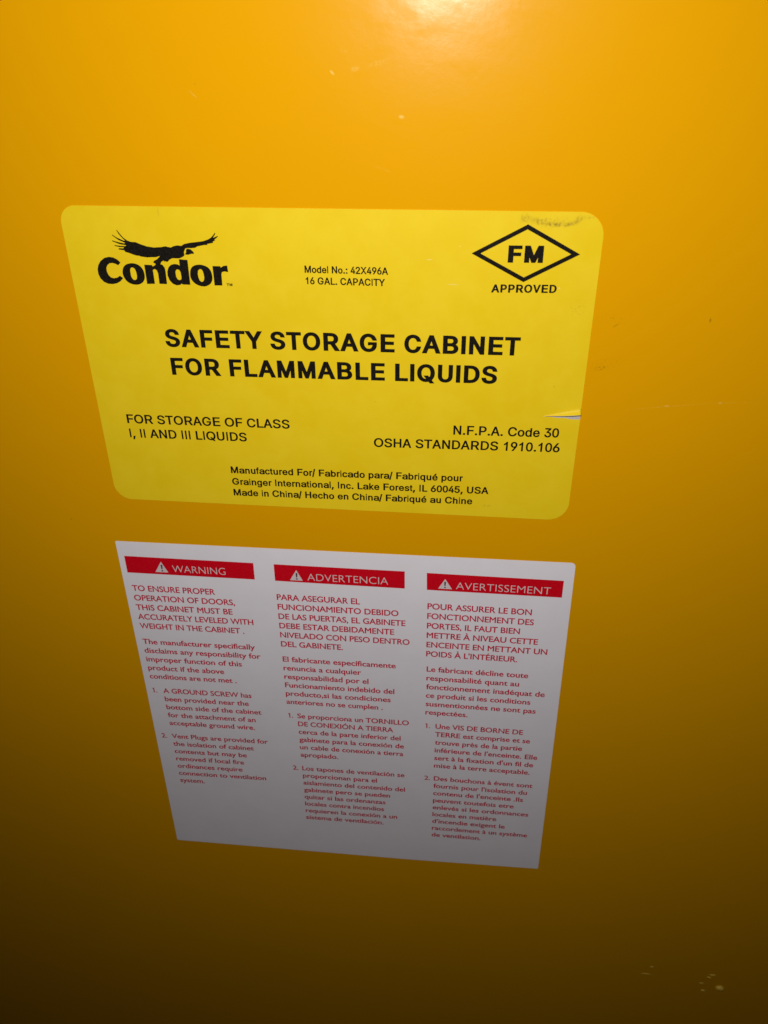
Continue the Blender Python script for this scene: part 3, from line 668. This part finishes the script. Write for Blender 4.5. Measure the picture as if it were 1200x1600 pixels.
LOGO = {
 "C":[[[20.92,-20.79],[19.78,-19.65],[18.37,-18.94],[16.6,-18.71],[14.7,-19.14],[12.92,-20.36],[11.68,-21.98],[11.11,-23.59],[11.08,-25.47],[11.63,-27.07],[12.79,-28.4],[14.37,-29.1],[16.35,-29.2],[18.12,-28.83],[19.69,-27.99],[20.96,-26.74],[19.73,-25.88],[18.66,-26.6],[17.19,-26.9],[15.98,-26.58],[15.16,-25.65],[14.76,-24.32],[14.81,-22.98],[15.38,-21.91],[16.42,-21.17],[17.57,-21.02],[18.78,-21.31],[19.8,-21.87]]],
 "o1":[[[21.21,-23.92],[21.78,-22.58],[22.94,-21.55],[24.43,-21.07],[25.98,-20.96],[27.59,-21.36],[28.84,-22.23],[29.61,-23.49],[29.91,-25.08],[29.71,-26.7],[29.03,-27.92],[27.9,-28.76],[26.56,-29.19],[24.86,-29.18],[23.25,-28.67],[22.01,-27.67],[21.28,-26.2],[21.07,-25.0]],[[24.31,-25.47],[24.52,-26.54],[25.05,-27.25],[25.73,-27.4],[26.36,-27.04],[26.66,-26.22],[26.7,-25.02],[26.5,-23.68],[26.07,-22.9],[25.43,-22.56],[24.84,-22.73],[24.4,-23.33],[24.32,-24.13]]],
 "n":[[[30.37,-21.43],[33.42,-21.51],[33.66,-22.09],[34.66,-21.54],[36.27,-21.03],[37.62,-21.27],[38.42,-22.39],[38.58,-23.58],[38.46,-28.72],[35.38,-28.68],[35.43,-24.71],[35.07,-23.44],[34.3,-23.0],[33.54,-23.36],[33.56,-25.01],[33.55,-28.72],[30.34,-28.84]]],
 "d":[[[44.57,-19.12],[47.93,-19.32],[47.83,-28.79],[44.71,-28.75],[44.48,-28.4],[43.62,-28.96],[42.2,-29.12],[40.75,-28.48],[39.68,-27.16],[39.15,-25.43],[39.28,-23.83],[39.99,-22.23],[41.09,-21.28],[42.53,-20.91],[43.88,-21.1],[44.51,-21.53]],[[42.53,-25.76],[43.03,-26.82],[43.74,-27.07],[44.48,-26.79],[44.66,-25.85],[44.53,-23.99],[44.14,-23.2],[43.49,-22.95],[42.81,-23.23],[42.5,-24.03]]],
 "o2":[[[48.29,-24.71],[48.58,-23.12],[49.43,-21.91],[50.76,-21.23],[52.44,-20.99],[54.06,-21.22],[55.62,-21.93],[56.58,-23.09],[57.0,-24.67],[56.96,-26.4],[56.29,-27.88],[55.06,-28.85],[53.34,-29.34],[51.42,-29.06],[49.85,-28.29],[48.75,-27.1],[48.27,-25.91]],[[51.37,-25.05],[51.52,-26.11],[51.94,-27.17],[52.67,-27.56],[53.33,-27.14],[53.7,-26.33],[53.74,-25.13],[53.49,-23.55],[53.03,-22.82],[52.36,-22.73],[51.65,-23.27],[51.44,-24.12]]],
 "r":[[[57.54,-21.44],[60.55,-21.44],[60.82,-21.96],[61.86,-21.28],[63.37,-21.12],[63.52,-23.61],[62.04,-23.38],[61.04,-23.66],[60.76,-24.46],[60.67,-28.78],[57.56,-28.84]]],
 "bird":[[[21.33,-8.56],[21.76,-8.76],[22.62,-10.07],[23.75,-11.46],[25.09,-12.46],[26.52,-12.95],[28.3,-13.0],[30.24,-13.79],[32.59,-14.53],[35.29,-14.87],[38.06,-14.7],[39.9,-14.36],[41.09,-14.64],[42.03,-14.76],[43.21,-14.22],[44.62,-13.94],[46.23,-14.1],[47.42,-13.38],[49.66,-12.91],[52.14,-12.62],[54.89,-12.24],[56.86,-11.63],[58.15,-10.92],[59.22,-9.9],[59.91,-9.05],[60.08,-9.38],[59.59,-10.14],[58.96,-10.91],[59.94,-10.64],[60.79,-10.2],[60.93,-10.45],[60.15,-11.14],[59.42,-11.59],[59.8,-11.83],[58.8,-12.31],[58.88,-12.76],[57.91,-12.96],[56.39,-13.24],[56.62,-13.62],[55.26,-13.64],[53.87,-13.92],[52.48,-14.2],[51.59,-14.73],[50.21,-14.88],[48.58,-14.85],[47.68,-15.05],[47.12,-15.96],[46.91,-16.74],[47.09,-17.38],[46.51,-18.04],[45.04,-18.72],[43.66,-18.8],[42.01,-18.78],[40.83,-19.32],[40.12,-19.99],[39.58,-20.26],[39.22,-19.93],[38.76,-20.2],[38.5,-19.76],[37.98,-19.9],[37.35,-20.3],[36.95,-21.1],[36.49,-21.77],[35.72,-21.91],[34.94,-21.53],[34.89,-20.95],[34.25,-20.62],[34.18,-20.18],[34.95,-19.69],[35.85,-19.28],[37.23,-18.03],[36.71,-18.14],[35.55,-18.5],[33.89,-18.53],[31.93,-18.65],[29.48,-18.35],[28.97,-18.1],[27.87,-18.04],[26.81,-17.74],[24.71,-17.0],[23.65,-16.76],[23.2,-16.11],[22.11,-16.0],[21.04,-15.81],[21.26,-15.37],[23.05,-15.41],[23.4,-14.99],[21.47,-14.92],[19.74,-14.54],[19.71,-14.23],[21.56,-14.45],[24.03,-14.57],[24.37,-14.23],[21.94,-13.88],[19.21,-12.89],[19.01,-12.48],[20.98,-13.04],[23.65,-13.59],[24.11,-13.33],[21.66,-12.34],[19.43,-10.68],[19.41,-10.32],[21.26,-11.5],[23.57,-12.49],[24.25,-12.55],[23.08,-11.34],[22.07,-10.08]],[[48.33,-15.09],[49.62,-15.27],[50.35,-15.9],[50.86,-16.59],[50.69,-17.06],[50.08,-16.94],[49.38,-17.08],[48.52,-17.36],[47.48,-17.33],[47.37,-16.99],[47.76,-16.47],[47.81,-15.69]]]
}
def smooth(p, it=1):
    for _ in range(it):
        q = []
        n = len(p)
        for i in range(n):
            a, b = p[i], p[(i + 1) % n]
            c, d = p[i - 1], p[(i + 2) % n]
            q.append(a)
            q.append((-(c[0] + d[0]) / 16 + 9 * (a[0] + b[0]) / 16, -(c[1] + d[1]) / 16 + 9 * (a[1] + b[1]) / 16))
        p = q
    return p
k = Ink()
for key in ('C', 'o1', 'd', 'o2'):
    k.poly([smooth([tuple(p) for p in c], 1) if key in ('o1', 'o2') else [tuple(p) for p in c] for c in LOGO[key]])
for key in ('n', 'r'):
    k.poly([[tuple(p) for p in c] for c in LOGO[key]])
k.build('brand_lettering', [M_BLACK], ys, INK)['label'] = 'heavy black brand name under the flying bird'
k = Ink()
for c in LOGO['bird']:
    k.poly([[tuple(p) for p in c]])
k.build('bird_emblem', [M_BLACK], ys, INK + 0.03)['label'] = 'black silhouette of a gliding condor above the brand name'
printed('trademark_lettering', [("TM", 62.4, 64.7, -28.9, 0.0, 1.0, B1)], parent=ys)

# ------------------------------------------------------------------ the white warning sticker
ow = rounded([(-5.05, -150.45), (209.6, -148.85), (210.9, -240.0), (212.4, -363.05), (137.3, -365.1), (-5.05, -366.5), (-4.8, -245.0)],
             [0.5, 2.0, 0, 0.8, 0, 0.8, 0])
ws = sheet('warning_sticker', ow, 0.14, M_WHITE, cab, 'white sticker with three columns of red safety text under red bars')
INK2 = 0.17
COLS = [
 {"tilt":[0.010728817135103442,0.03012358436547588],"x0":26.72,"lines":[[0,"TO ENSURE PROPER",-1.3,40.56,-178.68],[0,"OPERATION OF DOORS,",-1.3,49.83,-184.51],[0,"THIS CABINET MUST BE",-1.3,48.04,-190.33],[0,"ACCURATELY LEVELED WITH",-1.3,57.98,-196.15],[0,"WEIGHT IN THE CABINET .",-1.3,52.82,-201.98],[1,"The manufacturer specifically",-1.49,57.4,-212.06],[1,"disclaims any responsibility for",-1.49,59.8,-217.89],[1,"improper function of this",-1.49,49.5,-223.71],[1,"product if the above",-1.49,39.52,-229.53],[1,"conditions are not met .",-1.49,45.51,-235.36],[2,"A GROUND SCREW has",4.39,52.54,-245.21],[2,"been provided near the",4.39,50.54,-251.04],[2,"bottom side of the cabinet",4.39,56.91,-256.86],[2,"for the attachment of an",4.39,53.22,-262.69],[2,"acceptable ground wire.",4.39,52.37,-268.51],[3,"Vent Plugs are provided for",4.22,58.71,-278.55],[3,"the isolation of cabinet",4.22,50.28,-284.38],[3,"contents but may be",4.22,45.78,-290.2],[3,"removed if local fire",4.22,43.68,-296.03],[3,"ordinances require",4.22,42.17,-301.85],[3,"connection to ventilation",4.22,55.35,-307.67],[3,"system.",4.22,18.89,-313.5]],"nums":[-1.47,-1.57],"bar":[[-2.04,-158.65],[61.14,-158.61],[61.07,-168.05],[-2.06,-168.26]],"tri":[[15.78,-160.85],[18.64,-166.92],[12.19,-166.97]],"head":["WARNING",20.95,-166.53,47.02,-166.38]},
 {"tilt":[0.0050815540120108076,0.01861128575749179],"x0":99.0,"lines":[[0,"PARA ASEGURAR EL",71.0,111.5,-179.11],[0,"FUNCIONAMIENTO DEBIDO",71.0,130.03,-184.88],[0,"DE LAS PUERTAS, EL GABINETE",71.0,133.42,-190.65],[0,"DEBE ESTAR DEBIDAMENTE",71.0,127.97,-196.42],[0,"NIVELADO CON PESO DENTRO",71.0,135.55,-202.19],[0,"DEL GABINETE.",71.0,102.41,-207.96],[1,"El fabricante específicamente",71.15,128.76,-217.76],[1,"renuncia a cualquier",71.15,111.29,-223.53],[1,"responsabilidad por el",71.15,114.88,-229.3],[1,"Funcionamiento indebido del",71.15,128.09,-235.07],[1,"producto,si las condiciones",71.15,126.23,-240.84],[1,"anteriores no se cumplen .",71.15,122.09,-246.61],[2,"Se proporciona un TORNILLO",76.34,135.76,-256.45],[2,"DE CONEXIÓN A TIERRA",76.34,127.56,-262.22],[2,"cerca de la parte inferior del",76.34,131.49,-267.99],[2,"gabinete para la conexión de",76.34,133.3,-273.76],[2,"un cable de conexión a tierra",76.34,133.01,-279.53],[2,"apropiado.",76.34,97.35,-285.3],[3,"Los tapones de ventilación se",76.65,133.8,-295.92],[3,"proporcionan para el",76.65,118.48,-301.69],[3,"aislamiento del contenido del",76.65,134.09,-307.46],[3,"gabinete pero se pueden",76.65,125.78,-313.23],[3,"quitar si las ordenanzas",76.65,123.19,-319.0],[3,"locales contra incendios",76.65,122.33,-324.77],[3,"requieren la conexión a un",76.65,129.84,-330.54],[3,"sistema de ventilación.",76.65,122.05,-336.31]],"nums":[71.45,71.39],"bar":[[70.95,-158.62],[132.83,-158.52],[132.91,-168.21],[70.96,-168.09]],"tri":[[81.59,-161.21],[84.43,-167.15],[78.21,-167.18]],"head":["ADVERTENCIA",86.72,-166.83,125.07,-166.54]},
 {"tilt":[-0.0003892155548068663,0.007023916219014441],"x0":172.18,"lines":[[0,"POUR ASSURER LE BON",143.76,192.68,-179.3],[0,"FONCTIONNEMENT DES",143.76,194.12,-185.11],[0,"PORTES, IL FAUT BIEN",143.76,188.07,-190.92],[0,"METTRE À NIVEAU CETTE",143.76,197.06,-196.72],[0,"ENCEINTE EN METTANT UN",143.76,202.03,-202.53],[0,"POIDS À L'INTÉRIEUR.",143.76,188.2,-208.33],[1,"Le fabricant décline toute",144.2,194.33,-218.11],[1,"responsabilité quant au",144.2,190.35,-223.92],[1,"fonctionnement inadéquat de",144.2,203.46,-229.73],[1,"ce produit si les conditions",144.2,196.87,-235.53],[1,"susmentionnées ne sont pas",144.2,200.05,-241.34],[1,"respectées.",144.2,165.97,-247.14],[2,"Une VIS DE BORNE DE",149.66,194.95,-256.76],[2,"TERRE est comprise et se",149.66,199.02,-262.56],[2,"trouve près de la partie",149.66,195.38,-268.37],[2,"inférieure de l'enceinte. Elle",149.66,203.8,-274.17],[2,"sert à la fixation d'un fil de",149.66,202.19,-279.98],[2,"mise à la terre acceptable.",149.66,200.87,-285.78],[3,"Des bouchons à évent sont",149.8,203.2,-295.84],[3,"fournis pour l'isolation du",149.8,200.75,-301.65],[3,"contenu de l'enceinte .Ils",149.8,199.07,-307.45],[3,"peuvent toutefois etre",149.8,194.43,-313.26],[3,"enlevés si les ordonnances",149.8,202.93,-319.06],[3,"locales en matière",149.8,185.69,-324.87],[3,"d'incendie exigent le",149.8,190.8,-330.68],[3,"raccordement à un système",149.8,203.72,-336.48],[3,"de ventilation.",149.8,177.94,-342.29]],"nums":[144.34,144.64],"bar":[[143.06,-158.66],[205.37,-158.77],[205.46,-168.16],[143.27,-168.21]],"tri":[[151.65,-161.47],[154.98,-167.04],[148.49,-167.09]],"head":["AVERTISSEMENT",156.78,-166.91,200.1,-166.83]}]
HB = (-15, -13)
for ci, c in enumerate(COLS):
    t0, t1 = c['tilt']
    tilt = lambda y: t0 + (t1 - t0) * (y + 170) / -170.0
    k = Ink()
    k.poly([[tuple(p) for p in c['bar']]])
    k.build('header_bar', [M_RED], ws, INK2)
    k = Ink()
    a, b, d = (Vector(p) for p in c['tri'])
    k.poly([[tuple(a), tuple(b), tuple(d)]])
    k.build('warning_triangle', [M_KNOCK], ws, INK2 + 0.03)
    cx, cy = (a.x), (b.y + d.y) / 2
    h = a.y - cy
    k = Ink()
    k.poly([[(cx - .075 * h, cy + .72 * h), (cx + .075 * h, cy + .72 * h), (cx + .05 * h, cy + .30 * h), (cx - .05 * h, cy + .30 * h)]])
    k.poly([[(cx - .065 * h, cy + .21 * h), (cx + .065 * h, cy + .21 * h), (cx + .065 * h, cy + .09 * h), (cx - .065 * h, cy + .09 * h)]])
    k.build('exclamation_mark', [M_DARK], ws, INK2 + 0.05)
    hd = c['head']
    printed('header_lettering', [(hd[0], hd[1], hd[3], hd[2], (hd[4] - hd[2]) / (hd[3] - hd[1]), 4.0, HB)], 'humanist', M_KNOCK, ws, INK2 + 0.03)
    for pi in range(4):
        k = Ink()
        qs = []
        for p, text, x0, x1, y in c['lines']:
            if p != pi: continue
            sl = tilt(y)
            qs.append(k.line(text, x0, x1, y + sl * (x0 - c['x0']), sl, 3.25 if pi else 3.3, 'humanist', (23, 18)))
            if pi >= 2 and len(qs) == 1:
                k.line('%d.' % (pi - 1), c['nums'][pi - 2], None, y + sl * (c['nums'][pi - 2] - c['x0']), sl, 3.2, 'humanist', (18, 14), 3.2 / 0.682)
        k.build('paragraph_lettering', [M_TEXTRED], ws, INK2)
        print('col', ci, 'para', pi, ' '.join('%.2f' % q for q in qs))
